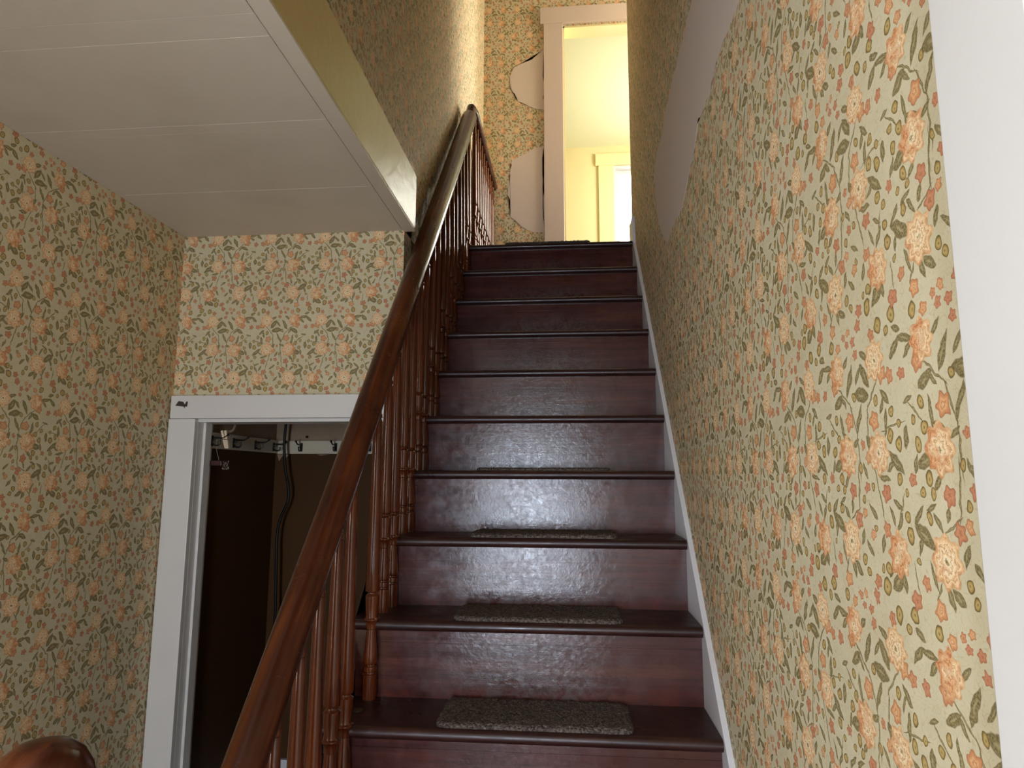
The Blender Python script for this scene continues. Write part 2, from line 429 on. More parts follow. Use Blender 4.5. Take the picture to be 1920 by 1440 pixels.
def prism(name, mat, pts, axis, a, b, parent=None, bev=0.0):
    """2-D outline pts extruded along axis 'X' (pts=(y,z)) , 'Y' (pts=(x,z)) or 'Z' (pts=(x,y))"""
    bm = bmesh.new()
    mk = {'X': lambda p, t: (t, p[0], p[1]), 'Y': lambda p, t: (p[0], t, p[1]), 'Z': lambda p, t: (p[0], p[1], t)}[axis]
    A = [bm.verts.new(mk(p, a)) for p in pts]; B = [bm.verts.new(mk(p, b)) for p in pts]
    bm.faces.new(A); bm.faces.new(B[::-1])
    n = len(pts)
    for i in range(n): bm.faces.new((A[i], A[(i + 1) % n], B[(i + 1) % n], B[i]))
    bmesh.ops.triangulate(bm, faces=[f for f in bm.faces if len(f.verts) > 4])
    if bev: bevel(bm, bev)
    return finish(name, bm, mat, parent)

def add_lathe(bm, prof, cx, cy, seg=16, z0=0.0):
    rings = []
    for (r, z) in prof:
        rings.append([bm.verts.new((cx + r * math.cos(2 * math.pi * i / seg), cy + r * math.sin(2 * math.pi * i / seg), z0 + z)) for i in range(seg)])
    for a, b in zip(rings, rings[1:]):
        for i in range(seg): bm.faces.new((a[i], a[(i + 1) % seg], b[(i + 1) % seg], b[i]))
    bm.faces.new(rings[0][::-1]); bm.faces.new(rings[-1])

def add_tube(bm, pts, r, seg=8):
    pts = [Vector(p) for p in pts]; rings = []
    for i, p in enumerate(pts):
        d = (pts[min(i + 1, len(pts) - 1)] - pts[max(i - 1, 0)]).normalized()
        u = d.orthogonal().normalized() if i == 0 else (u - d * u.dot(d)).normalized()
        w = d.cross(u)
        rr = r[i] if isinstance(r, (list, tuple)) else r
        rings.append([bm.verts.new(p + rr * (math.cos(2 * math.pi * k / seg) * u + math.sin(2 * math.pi * k / seg) * w)) for k in range(seg)])
    for a, b in zip(rings, rings[1:]):
        for k in range(seg): bm.faces.new((a[k], a[(k + 1) % seg], b[(k + 1) % seg], b[k]))
    bm.faces.new(rings[0][::-1]); bm.faces.new(rings[-1])

def smooth_path(pts, n=8):
    P = [Vector(p) for p in pts]; out = []
    for i in range(len(P) - 1):
        p0, p1, p2, p3 = P[max(i - 1, 0)], P[i], P[i + 1], P[min(i + 2, len(P) - 1)]
        for k in range(n):
            s = k / n
            out.append(0.5 * ((2 * p1) + (p2 - p0) * s + (2 * p0 - 5 * p1 + 4 * p2 - p3) * s * s + (3 * p1 - p0 - 3 * p2 + p3) * s ** 3))
    out.append(P[-1]); return out

def sweep_profile(name, mat, path, prof, parent=None, fat=None):
    """sweep a closed profile (side, up) along a path lying in a Y-Z plane, side = +X"""
    bm = bmesh.new(); rings = []
    P = [Vector(p) for p in path]
    for i, p in enumerate(P):
        d = (P[min(i + 1, len(P) - 1)] - P[max(i - 1, 0)]).normalized()
        side = Vector((1, 0, 0)); side = (side - d * side.dot(d)).normalized(); up = side.cross(d)
        k = fat(p) if fat else 1.0
        rings.append([bm.verts.new(p + side * a * k + up * b * k) for a, b in prof])
    n = len(prof)
    for a, b in zip(rings, rings[1:]):
        for k in range(n): bm.faces.new((a[k], a[(k + 1) % n], b[(k + 1) % n], b[k]))
    bm.faces.new(rings[0][::-1]); bm.faces.new(rings[-1])
    return finish(name, bm, mat, parent, smooth=True)

def thing(name, label, cat, loc, group=None):
    o = bpy.data.objects.new(name, None); COL.objects.link(o)
    o.location = loc; o.empty_display_size = 0.1
    o['label'] = label; o['category'] = cat
    if group: o['group'] = group
    return o
def tag(o, label, cat, group=None):
    o['label'] = label; o['category'] = cat
    if group: o['group'] = group
    return o
def struct(o, label, cat):
    o['kind'] = 'structure'; o['label'] = label; o['category'] = cat
    return o

def slab(name, mat, axis, face, thick, u0, u1, z0, z1, holes=(), parent=None):
    """wall slab whose visible face is at `face`, running u0..u1 along the other axis, with rectangular holes"""
    us = sorted({u0, u1, *[h[0] for h in holes], *[h[1] for h in holes]})
    zs = sorted({z0, z1, *[h[2] for h in holes], *[h[3] for h in holes]})
    us = [u for u in us if u0 <= u <= u1]; zs = [z for z in zs if z0 <= z <= z1]
    bm = bmesh.new(); a, b = sorted((face, face + thick))
    for i in range(len(us) - 1):
        for j in range(len(zs) - 1):
            cu, cz = (us[i] + us[i + 1]) / 2, (zs[j] + zs[j + 1]) / 2
            if any(h[0] < cu < h[1] and h[2] < cz < h[3] for h in holes): continue
            if axis == 'X': add_box(bm, a, b, us[i], us[i + 1], zs[j], zs[j + 1])
            else: add_box(bm, us[i], us[i + 1], a, b, zs[j], zs[j + 1])
    bmesh.ops.remove_doubles(bm, verts=bm.verts, dist=1e-5)
    # drop the faces shared by neighbouring boxes
    seen = {}
    for f in bm.faces: seen.setdefault(frozenset(v.index for v in f.verts), []).append(f)
    bm.verts.index_update(); seen = {}
    for f in bm.faces: seen.setdefault(frozenset(v.index for v in f.verts), []).append(f)
    dup = [f for fs in seen.values() if len(fs) > 1 for f in fs]
    bmesh.ops.delete(bm, geom=dup, context='FACES')
    return finish(name, bm, mat, parent)

# ================================================================== SHELL
ZT = 5.20                        # upstairs ceiling
struct(box('floor', FLOORW, -1.55, 0.60, -2.15, 3.0, -0.10, 0.0), 'brown board floor of the lower hall below the stairs', 'floor')
wl = struct(slab('wall_left', WP_LEFT, 'X', XL, -0.12, -2.15, YE, 0.0, ZC + 0.25, [(-0.80, -0.30, 0.80, 2.10)]), 'left hall wall in floral wallpaper beside the closet doorway', 'wall')
# end wall with the closet doorway
HX0, HX1, HZ = -1.335, -0.602, 1.7805
we = struct(slab('wall_end', WP_END, 'Y', YE, 0.10, XL - 0.12, XU, 0.0, ZC + 0.25, [(HX0, HX1, 0.0, HZ)]), 'floral papered wall above the white-framed closet doorway', 'wall')
# right wall along the stairs
wr = struct(slab('wall_right', WP_RIGHT, 'X', XW, 0.12, -2.15, 3.39, 0.0, ZT, [(-0.40, 0.46, 0.0, 2.05)]), 'long floral papered wall rising along the right of the stairs', 'wall')
# upstairs left wall standing on the fascia, and the partition under it beside the upper steps
wu = struct(slab('wall_upper_left', WP_UP, 'X', XU, -0.032, 0.30, YU, ZC + 0.002, ZT), 'papered upper wall left of the handrail above the ceiling edge', 'wall')
struct(slab('wall_stair_left', CLOSET, 'X', XU, -0.032, YE + 0.10, YU, 0.0, ZC + 0.002), 'partition between the closet and the upper steps', 'wall')
# upstairs end wall with the doorway
DX0, DX1, DZ = -0.023, 0.76, 4.775
wv = struct(slab('wall_upper_end', WP_UP, 'Y', YU, 0.12, XU, 1.62, 0.0, ZT, [(DX0, DX1, ZL - 0.12, DZ)]), 'papered wall with bare plaster patches at the top of the stairs', 'wall')
struct(slab('wall_landing_right', WP_UP, 'X', 1.50, 0.12, 3.51, YU, ZL - 0.12, ZT, [(3.58, 4.18, 3.50, 4.92)]), 'papered wall closing the landing on the right', 'wall')
struct(slab('wall_landing_front', WP_UP, 'Y', 3.39, 0.12, XW + 0.12, 1.62, ZL - 0.12, ZT), 'papered wall behind the right stair wall upstairs', 'wall')
struct(slab('wall_header', WP_UP, 'Y', 0.30, -0.10, XU - 0.032, XW, ZC + 0.06, ZT), 'wall closing the stairwell above the entrance', 'wall')
struct(slab('wall_front', WP_END, 'Y', -2.0, -0.12, XL, XW, 0.0, ZC + 0.06, [(-0.65, -0.18, 0.0, 2.05)]), 'entrance wall with the front doorway behind the viewer', 'wall')
struct(box('ceiling.001', TRIM, XU - 0.032, 1.62, 0.20, 4.40, ZT, ZT + 0.08), 'upstairs hall ceiling above the stairwell', 'ceiling')
# lower ceiling of wide painted boards
cl = struct(box('ceiling', CEIL, XL, -0.592, -2.0, YE, ZC + 0.012, ZC + 0.06), 'aged white board ceiling over the lower hall', 'ceiling')
ys = [-2.0, -1.2, -0.45, 0.30, 1.086, 1.151, 1.462, 1.499, 1.84, YE]
for i in range(len(ys) - 1):
    box('ceiling_board', CEIL, XL + 0.001, -0.597, ys[i] + 0.0002, ys[i + 1] - 0.0002, ZC + random.uniform(-0.0002, 0.0002), ZC + 0.012, cl, 0.0007)
struct(box('ceiling.002', CEIL, -0.592, XW, -2.0, 0.20, ZC, ZC + 0.06), 'ceiling over the entrance right of the board ceiling', 'ceiling')
# landing floor
lf = struct(box('floor.001', TREAD, XU, 1.50, NY(9) + 0.215, YU, ZL - 0.12, ZL), 'dark board floor of the upstairs landing', 'floor')

# fascia board along the ceiling edge, with its lower edge strip
struct(box('trim_1', FASCIA, XU, -0.549, 0.30, YE - 0.002, ZC + 0.001, 2.667, bev=0.003), 'glossy cream fascia board along the stairwell edge of the ceiling', 'trim')

struct(box('trim_2', CEIL, XU - 0.001, -0.5495, 0.30, YE - 0.002, ZC - 0.006, ZC + 0.0005), 'narrow white strip under the fascia along the ceiling edge', 'trim')

# ------------------------------------------------------------------ closet doorway casing (door_1)
d1 = bpy.data.objects.new('door_1', None); COL.objects.link(d1); d1.location = (-1.0, YE, 0)
struct(d1, 'white-painted closet doorway frame in the end wall', 'doorway')
box('side_casing', TRIM, XL + 0.004, -1.322, YE - 0.022, YE, 0.0, 1.779, d1, 0.002)
hc = box('head_casing', TRIM, XL + 0.010, -0.63, YE - 0.026, YE, 1.780, 1.862, d1, 0.002)
box('jamb', TRIM, HX0 - 0.0, -1.322, YE, YE + 0.10, 0.0, HZ, d1, 0.001)
box('door_stop', TRIM, -1.322, -1.312, YE + 0.035, YE + 0.075, 0.0, HZ - 0.012, d1, 0.001)
box('head_jamb', TRIM, -1.322, HX1, YE, YE + 0.10, HZ - 0.012, HZ, d1, 0.001)
box('right_jamb', CLOSET, HX1 - 0.014, HX1, YE, YE + 0.10, 0.0, HZ - 0.012, d1)
prism('latch_mortise', HOLE, [(-1.396, 1.825), (-1.385, 1.842), (-1.368, 1.839), (-1.361, 1.829), (-1.356, 1.840), (-1.351, 1.840), (-1.352, 1.822), (-1.360, 1.822), (-1.361, 1.816), (-1.365, 1.822)], 'Y', YE - 0.0275, YE - 0.024, d1)['label'] = 'bare dark gouge where a catch was torn off'

# ------------------------------------------------------------------ closet interior
YB, XC = 2.86, -1.335
wc = struct(slab('wall_closet_back', CLOSET, 'Y', YB, 0.05, XC - 0.06, XU - 0.032, 0.0, 1.69), 'dark brown painted back wall of the closet', 'wall')
struct(slab('wall_closet_back.001', CLOSETTOP, 'Y', YB, 0.05, XC - 0.06, XU - 0.032, 1.69, 2.2), 'bare peeling plaster above the hook rail at the closet back', 'wall')
struct(slab('wall_closet_left', CLOSET, 'X', XC, -0.06, YE + 0.10, YB, 0.0, 1.69), 'dark brown painted left wall of the closet', 'wall')
struct(slab('wall_closet_left.001', CLOSETTOP, 'X', XC, -0.06, YE + 0.10, YB, 1.69, 2.2), 'bare plaster above the hook rail on the closet left wall', 'wall')
struct(box('ceiling.003', CLOSET, XC - 0.06, XU - 0.032, YE + 0.10, YB + 0.05, 2.2, 2.24), 'closet ceiling', 'ceiling')
struct(box('baseboard_closet', SKIRT, XC, XU - 0.032, YB - 0.018, YB, 0.0, 0.39), 'pale baseboard at the closet back', 'baseboard')
# torn plaster lips under the rail
for (x, w, h) in ((-1.325, 0.03, 0.03), (-1.29, 0.02, 0.018), (-1.14, 0.06, 0.006), (-1.02, 0.05, 0.005)):
    prism('plaster_flake', CLOSETTOP, [(x, 1.676), (x + w, 1.676), (x + w * 0.6, 1.676 - h * 0.6), (x + w * 0.3, 1.676 - h)], 'Y', YB - 0.004, YB, wc)

# hook rails
def hook_shape(name, parent, pos, d, n):
    """double coat hook: plate, long upper arm, short lower curl. d = out of wall, n = unused side"""
    p = Vector(pos); d = Vector(d); up = Vector((0, 0, 1))
    side = d.cross(up)
    bm = bmesh.new()
    c = [p + side * a + up * b + d * e for e in (0.0, 0.003) for a, b in ((-0.006, -0.020), (0.006, -0.020), (0.006, 0.018), (-0.006, 0.018))]
    v = [bm.verts.new(q) for q in c]
    for f in ((0, 1, 2, 3), (7, 6, 5, 4), (0, 4, 5, 1), (1, 5, 6, 2), (2, 6, 7, 3), (3, 7, 4, 0)): bm.faces.new([v[i] for i in f])
    add_tube(bm, smooth_path([p + d * 0.002 + up * 0.012, p + d * 0.022 + up * 0.010, p + d * 0.042 + up * 0.010, p + d * 0.056 + up * 0.017, p + d * 0.062 + up * 0.024], 4), [0.0032] * 13 + [0.0035, 0.0045, 0.0055, 0.0055], 6)
    add_tube(bm, smooth_path([p + d * 0.002 - up * 0.008, p + d * 0.012 - up * 0.017, p + d * 0.026 - up * 0.017, p + d * 0.032 - up * 0.008, p + d * 0.029 - up * 0.001], 4), [0.0032] * 14 + [0.0042, 0.005, 0.005], 6)
    add_tube(bm, smooth_path([p + d * 0.020 + up * 0.010, p + d * 0.010 + up * 0.002, p + d * 0.003 - up * 0.008], 4), 0.0024, 6)
    return finish(name, bm, IRON, parent, smooth=True)
r1 = thing('hook_rail', 'white painted board with iron coat hooks on the closet back wall', 'hook rail', (-0.98, YB, 1.70))
box('board', RAILPAINT, XC + 0.016, XU - 0.034, YB - 0.016, YB - 0.001, 1.678, 1.737, r1, 0.002)
for x in (-1.208, -1.048, -0.890, -0.73): hook_shape('coat_hook', r1, (x, YB - 0.016, 1.708), (0, -1, 0), None)
r2 = thing('hook_rail', 'dim painted board with iron coat hooks on the closet left wall', 'hook rail', (XC, 2.55, 1.70))
box('board', RAILPAINT, XC + 0.001, XC + 0.016, YE + 0.105, YB - 0.001, 1.680, 1.739, r2, 0.002)
for y in (2.446 - 0.15, 2.452, 2.630, 2.800): hook_shape('coat_hook', r2, (XC + 0.016, y, 1.708), (1, 0, 0), None)
bm = bmesh.new(); add_tube(bm, [(-1.187, YB, 1.752), (-1.187, YB - 0.012, 1.754)], 0.0025, 8); add_tube(bm, [(-1.187, YB - 0.012, 1.754), (-1.187, YB - 0.014, 1.7543)], 0.006, 8)
tag(finish('nail', bm, IRON, None, True), 'iron nail in the plaster just above the closet hook rail', 'nail')
bm = bmesh.new(); add_tube(bm, smooth_path([(XC, 2.445, 1.752), (XC + 0.012, 2.445, 1.754), (XC + 0.02, 2.445, 1.766), (XC + 0.022, 2.445, 1.778)], 4), 0.005, 8)
tag(finish('peg', bm, CLOSETTOP, None, True), 'small pale peg above the left closet hook rail', 'peg')
# clothespin hung on the first hook, on a wire
cp = thing('clothespin', 'pale wooden clothespin hanging on the leftmost closet hook', 'clothespin', (-1.27, 2.30, 1.71))
for s in (-1, 1):
    bm = bmesh.new()
    add_box(bm, -0.0045, 0.0045, -0.006, 0.006, -0.034, 0.034)
    bmesh.ops.transform(bm, matrix=Matrix.Translation((-1.268 + s * 0.005, 2.300, 1.712)) @ Matrix.Rotation(math.radians(-14 + s * 3), 4, 'Y'), verts=bm.verts)
    bevel(bm, 0.001); finish('prong', bm, PINW, cp)
bm = bmesh.new(); add_tube(bm, [(-1.277, 2.292, 1.7135), (-1.259, 2.292, 1.7115), (-1.259, 2.308, 1.7115), (-1.277, 2.308, 1.7135)], 0.0014, 6); finish('spring', bm, IRON, cp, True)
bm = bmesh.new(); add_tube(bm, smooth_path([(-1.302, 2.300, 1.722), (-1.303, 2.300, 1.69), (-1.298, 2.300, 1.665), (-1.291, 2.300, 1.645), (-1.290, 2.300, 1.636)], 5), 0.0013, 6)
tag(finish('wire', bm, flat('dull_wire', srgb(150, 140, 130), 0.4, 0.7), None, True), 'thin bent wire dangling below the leftmost closet hook', 'wire')
# short bar with a glass knob
br = thing('garment_bar', 'short dark wooden bar with clear glass knob inside the closet left side', 'bar', (-1.30, 2.30, 1.625))
box('rod', SIDEW, -1.334, -1.272, 2.288, 2.312, 1.616, 1.634, br, 0.002)
bm = bmesh.new(); add_lathe(bm, [(0.009, 0.034), (0.012, 0.030), (0.008, 0.020), (0.007, 0.016), (0.011, 0.010), (0.012, 0.004), (0.008, -0.001)], -1.262, 2.300, 10, 1.601); finish('knob', bm, GLASS, br, False)['label'] = 'faceted clear glass knob'
# black cord
bm = bmesh.new()
add_tube(bm, smooth_path([(-1.255, 2.78, 2.199), (-1.255, 2.78, 1.95), (-1.255, 2.78, 1.843), (-1.260, 2.78, 1.725), (-1.249, 2.78, 1.608), (-1.231, 2.78, 1.527), (-1.231, 2.78, 1.469), (-1.262, 2.78, 1.389), (-1.272, 2.78, 1.309), (-1.268, 2.78, 1.197), (-1.261, 2.78, 0.954), (-1.262, 2.78, 0.6), (-1.27, 2.79, 0.3), (-1.255, 2.76, 0.02)], 6), 0.0062, 8)
tag(finish('cord', bm, BLACKC, None, True), 'black electric cord hanging down inside the closet', 'cord')

# ------------------------------------------------------------------ right casing and side door (door_2)
d2 = bpy.data.objects.new('door_2', None); COL.objects.link(d2); d2.location = (XW, 0.03, 0)
struct(d2, 'white-painted doorway frame at the near end of the right wall', 'doorway')
box('side_casing', TRIM, 0.328, XW, 0.452, 0.568, 0.0, 2.05, d2, 0.003)
box('head_casing', TRIM, 0.326, XW, -0.51, 0.570, 2.05, 2.17, d2, 0.003)
box('side_casing', TRIM, 0.328, XW, -0.51, -0.392, 0.0, 2.05, d2, 0.003)
box('jamb', TRIM, XW, XW + 0.12, 0.445, 0.46, 0.0, 2.05, d2)
dl = box('door_leaf', TRIM, XW + 0.05, XW + 0.09, -0.398, 0.443, 0.005, 2.045, d2, 0.002)
for (a, b_, c_, e) in ((-0.30, -0.02, 0.2, 0.9), (0.07, 0.35, 0.2, 0.9), (-0.30, -0.02, 1.05, 1.9), (0.07, 0.35, 1.05, 1.9)):
    box('door_panel', TRIM, XW + 0.042, XW + 0.05, a, b_, c_, e, d2, 0.003)

# ------------------------------------------------------------------ front doorway behind the viewer (door_3)
d3 = bpy.data.objects.new('door_3', None); COL.objects.link(d3); d3.location = (-0.30, -2.0, 0)
struct(d3, 'open front doorway letting daylight in behind the viewer', 'doorway')
box('side_casing', TRIM, -0.77, -0.65, -2.0, -1.98, 0.0, 2.05, d3, 0.003)
box('side_casing', TRIM, -0.18, -0.06, -2.0, -1.98, 0.0, 2.05, d3, 0.003)
box('head_casing', TRIM, -0.79, -0.04, -2.0, -1.978, 2.05, 2.17, d3, 0.003)

# ------------------------------------------------------------------ upstairs doorway casing (door_4)
d4 = bpy.data.objects.new('door_4', None); COL.objects.link(d4); d4.location = (0.37, YU, ZL)
struct(d4, 'open doorway with pale trim at the head of the stairs', 'doorway')
box('side_casing', UPTRIM, -0.160, DX0, YU - 0.02, YU, ZL, 4.790, d4, 0.003)
box('head_casing', UPTRIM, -0.185, 0.96, YU - 0.024, YU, 4.790, 4.915, d4, 0.003)
box('side_casing', UPTRIM, DX1, DX1 + 0.137, YU - 0.02, YU, ZL, 4.790, d4, 0.003)
box('jamb', YTRIM, DX0 - 0.0, DX0 + 0.012, YU, YU + 0.12, ZL, DZ, d4)
box('jamb', YTRIM, DX1 - 0.012, DX1, YU, YU + 0.12, ZL, DZ, d4)
box('head_jamb', YTRIM, DX0, DX1, YU, YU + 0.12, DZ - 0.012, DZ, d4)

# ------------------------------------------------------------------ yellow room upstairs
YR0, YR1, ZRC = YU + 0.12, 6.40, 4.985
RX0, RX1 = -1.30, 1.62
struct(box('floor.002', TREAD, RX0, RX1, YU, YR1, ZL - 0.12, ZL), 'floor of the yellow upstairs room', 'floor')
struct(box('ceiling.004', YCEIL, RX0, RX1, YR0, YR1, ZRC, ZRC + 0.06), 'pale ceiling of the yellow upstairs room', 'ceiling')
WX0, WX1, WZ0, WZ1 = 0.475, 1.30, 3.50, 4.765
struct(slab('wall_room_back', YELLOW, 'Y', YR1, 0.12, RX0, RX1, ZL - 0.12, ZRC, [(WX0, WX1, WZ0, WZ1)]), 'yellow far wall of the upstairs room around its window', 'wall')
struct(slab('wall_room_right', YELLOW, 'X', RX1, 0.10, YU, YR1 + 0.12, ZL - 0.12, ZRC + 0.06, [(4.95, 5.85, 3.45, 4.75)]), 'yellow right wall of the upstairs room', 'wall')
struct(slab('wall_room_left', YELLOW, 'X', RX0, -0.10, YU, YR1 + 0.12, ZL - 0.12, ZRC + 0.06), 'yellow left wall of the upstairs room', 'wall')
struct(box('wall_room_front', YELLOW, RX0, XU, YU, YR0, ZL - 0.12, ZRC + 0.06), 'yellow wall beside the doorway inside the upstairs room', 'wall')
struct(slab('wall_room_lining', YELLOW, 'Y', YR0, 0.01, XU, RX1, ZL, ZRC, [(DX0, DX1, ZL, DZ)]), 'yellow inner face of the doorway wall upstairs', 'wall')

def window(name, axis_x0, axis_x1, z0, z1, y, label):
    w = bpy.data.objects.new(name, None); COL.objects.link(w); w.location = ((axis_x0 + axis_x1) / 2, y, z0)
    struct(w, label, 'window')
    c = 0.155
    box('side_casing', YTRIM, axis_x0 - c, axis_x0, y - 0.02, y, z0 - 0.10, z1 + 0.0, w, 0.002)
    box('side_casing', YTRIM, axis_x1, axis_x1 + c, y - 0.02, y, z0 - 0.10, z1 + 0.0, w, 0.002)
    box('head_casing', YTRIM, axis_x0 - c - 0.03, axis_x1 + c + 0.03, y - 0.024, y, z1, z1 + 0.13, w, 0.002)
    box('sill', YTRIM, axis_x0 - c - 0.03, axis_x1 + c + 0.03, y - 0.05, y + 0.06, z0 - 0.03, z0, w, 0.003)
    fr = boxes('window_frame', TRIM, [(axis_x0, axis_x0 + 0.022, y, y + 0.10, z0, z1), (axis_x1 - 0.022, axis_x1, y, y + 0.10, z0, z1), (axis_x0 + 0.022, axis_x1 - 0.022, y, y + 0.10, z1 - 0.022, z1)], w)
    zm = (z0 + z1) / 2
    for (a, b_, yy) in ((z0, zm + 0.015, y + 0.045), (zm - 0.015, z1 - 0.022, y + 0.075)):
        s = boxes('sash', TRIM, [(axis_x0 + 0.022, axis_x0 + 0.055, yy, yy + 0.028, a, b_), (axis_x1 - 0.055, axis_x1 - 0.022, yy, yy + 0.028, a, b_),
                                 (axis_x0 + 0.055, axis_x1 - 0.055, yy, yy + 0.028, a, a + 0.035), (axis_x0 + 0.055, axis_x1 - 0.055, yy, yy + 0.028, b_ - 0.035, b_)], w)
        box('pane', GLASS, axis_x0 + 0.056, axis_x1 - 0.056, yy + 0.012, yy + 0.016, a + 0.036, b_ - 0.036, s)
    return w
window('window_1', WX0, WX1, WZ0, WZ1, YR1, 'bright sash window with cream casing in the yellow upstairs room')

def side_window(name, face, out, y0, y1, z0, z1, label, room=-1):
    """window in a wall whose room face is at x = face; `out` = direction out of the room"""
    w = bpy.data.objects.new(name, None); COL.objects.link(w); w.location = (face, (y0 + y1) / 2, z0)
    struct(w, label, 'window')
    def xb(a, b): return sorted((face + out * a, face + out * b))
    for (a, b_) in ((y0 - 0.10, y0), (y1, y1 + 0.10)): box('side_casing', TRIM, *xb(-0.02, 0), a, b_, z0, z1, w, 0.002)
    box('head_casing', TRIM, *xb(-0.022, 0), y0 - 0.11, y1 + 0.11, z1, z1 + 0.11, w, 0.002)
    box('sill', TRIM, *xb(-0.05, 0.10), y0 - 0.11 if room < 0 else y0, y1 + 0.11 if room < 0 else y1, z0 - 0.03, z0, w, 0.002)
    zm = (z0 + z1) / 2
    s = boxes('sash', TRIM, [(*xb(0.05, 0.08), y0, y0 + 0.03, z0, z1), (*xb(0.05, 0.08), y1 - 0.03, y1, z0, z1), (*xb(0.05, 0.08), y0 + 0.03, y1 - 0.03, zm - 0.015, zm + 0.015)], w)
    return w
side_window('window_2', XL, -1, -0.80, -0.30, 0.80, 2.10, 'tall narrow window in the left hall wall behind the viewer')
side_window('window_3', 1.50, 1, 3.58, 4.18, 3.50, 4.92, 'window in the right wall of the upstairs landing')

# ------------------------------------------------------------------ plaster patches where the paper is gone
def ragged(pts, amp, n=6):
    out = []
    for i, p in enumerate(pts):
        q = pts[(i + 1) % len(pts)]
        L = math.hypot(q[0] - p[0], q[1] - p[1])
        for k in range(n):
            s = k / n; j = min(amp if k else amp * 0.3, 0.42 * L / n)
            out.append((p[0] + (q[0] - p[0]) * s + random.uniform(-j, j), p[1] + (q[1] - p[1]) * s + random.uniform(-j, j)))
    return out
def patch_poly(name, pts, axis, face, out, parent, amp, n=6):
    pp = ragged(pts, amp, n)
    o = prism(name, PLASTER, pp, axis, face, face + out, parent)
    return o
patch_poly('plaster_patch', [(1.02, 2.74), (1.212, 2.525), (1.403, 2.529), (1.496, 2.495), (1.625, 2.512), (1.714, 2.441), (1.797, 2.435), (1.898, 2.382), (2.04, 2.40), (2.20, 2.385), (2.33, 2.47), (2.436, 2.591), (2.47, 2.70), (2.455, 2.798), (2.27, 2.815), (2.128, 2.849), (1.87, 2.865), (1.645, 2.871), (1.40, 3.02)], 'X', XW + 0.001, -0.0022, wr, 0.007, 6)
prism('nail_hole', HOLE, [(1.343 + .0022 * math.cos(a), 1.363 + .006 * math.sin(a)) for a in [i * math.pi / 4 for i in range(8)]], 'X', XW - 0.0008, XW + 0.001, wr)
YF = YU + 0.001
patch_poly('plaster_patch', [(-0.160, 4.60), (-0.185, 4.595), (-0.24, 4.53), (-0.33, 4.50), (-0.385, 4.47), (-0.405, 4.34), (-0.345, 4.215), (-0.26, 4.17), (-0.215, 4.145), (-0.160, 4.14)], 'Y', YF, -0.003, wv, 0.016, 9)
patch_poly('plaster_patch', [(-0.160, 3.86), (-0.22, 3.86), (-0.30, 3.81), (-0.385, 3.775), (-0.40, 3.66), (-0.415, 3.577), (-0.40, 3.42), (-0.395, 3.36), (-0.32, 3.285), (-0.25, 3.24), (-0.160, 3.235)], 'Y', YF, -0.003, wv, 0.016, 9)

# ------------------------------------------------------------------ baseboard_right: skirting cut along the stair
y0s, y1s = NY(-4) - 0.02, 3.22
line = lambda y: Z1 + (y - Y1) * RISE / RUN
struct(prism('baseboard_right', SKIRT, [(0.57, 0.0), (0.57, 0.17), (y0s, 0.17), (y0s, line(y0s) + 0.004), (y1s, line(y1s) + 0.004), (y1s + 0.03, ZL + 0.13), (3.392, ZL + 0.13), (3.392, ZL - 0.25), (3.20, ZL - 0.30), (0.95, 0.0)], 'X', XW - 0.014, XW - 0.0005, None), 'white skirting board stepping up the right wall beside the treads', 'baseboard')

# ================================================================== STAIRCASE
st = thing('staircase', 'steep mahogany-stained wooden staircase climbing between the papered walls', 'staircase', (-0.13, NY(-4), 0))
KS = range(-4, 10)
TX0, TX1 = -0.588, 0.3305
for k in KS:
    y, z = NY(k), NZ(k)
    back = y + RUN + 0.026 if k < 9 else y + 0.215
    th = 0.028; r = th / 2
    prof = [(back, z), (y + r, z)] + [(y + r - r * math.sin(a), z - r + r * math.cos(a)) for a in [math.pi * i / 8 for i in range(1, 8)]] + [(y + r, z - th), (back, z - th)]
    prof = [(a + 0, b) for a, b in prof]
    bm = bmesh.new()
    A = [bm.verts.new((TX0, a, b)) for a, b in prof]; B = [bm.verts.new((TX1, a, b)) for a, b in prof]
    bm.faces.new(A); bm.faces.new(B[::-1])
    for i in range(len(prof)): bm.faces.new((A[i], A[(i + 1) % len(prof)], B[(i + 1) % len(prof)], B[i]))
    finish('tread', bm, TREAD, st, True)
    zb = NZ(k - 1) if k > -4 else 0.0
    top = z - th
    g = top - 0.022 - 0.010 * ((k * 7) % 3)
    boxes('riser', RISER, [(-0.574, TX1, y + 0.024, y + 0.044, zb, g - 0.0003), (-0.574, TX1, y + 0.0241, y + 0.044, g + 0.0003, top), (-0.573, TX1 - 0.001, y + 0.026, y + 0.043, g - 0.01, g + 0.01)], st)
# closed left side of the flight, from the floor to the partition
saw = [(NY(-4) + 0.026, 0.0)]
for k in range(-4, 4):
    yy = NY(k) + 0.026
    saw += [(yy, NZ(k) - 0.029), (min(NY(k + 1) + 0.026, YE - 0.001), NZ(k) - 0.029)]
    if NY(k + 1) + 0.026 > YE: break
saw += [(YE - 0.001, 0.0)]
prism('side_panel', SIDEW, saw, 'X', -0.586, -0.5745, st)
bm = bmesh.new(); add_lathe(bm, [(0.012, 0.0), (0.012, 0.003), (0.0, 0.0035)], XB, NY(0) + 0.105, 12, NZ(0)); finish('peg_hole', bm, HOLE, st)['label'] = 'pale plugged hole where a baluster is missing'

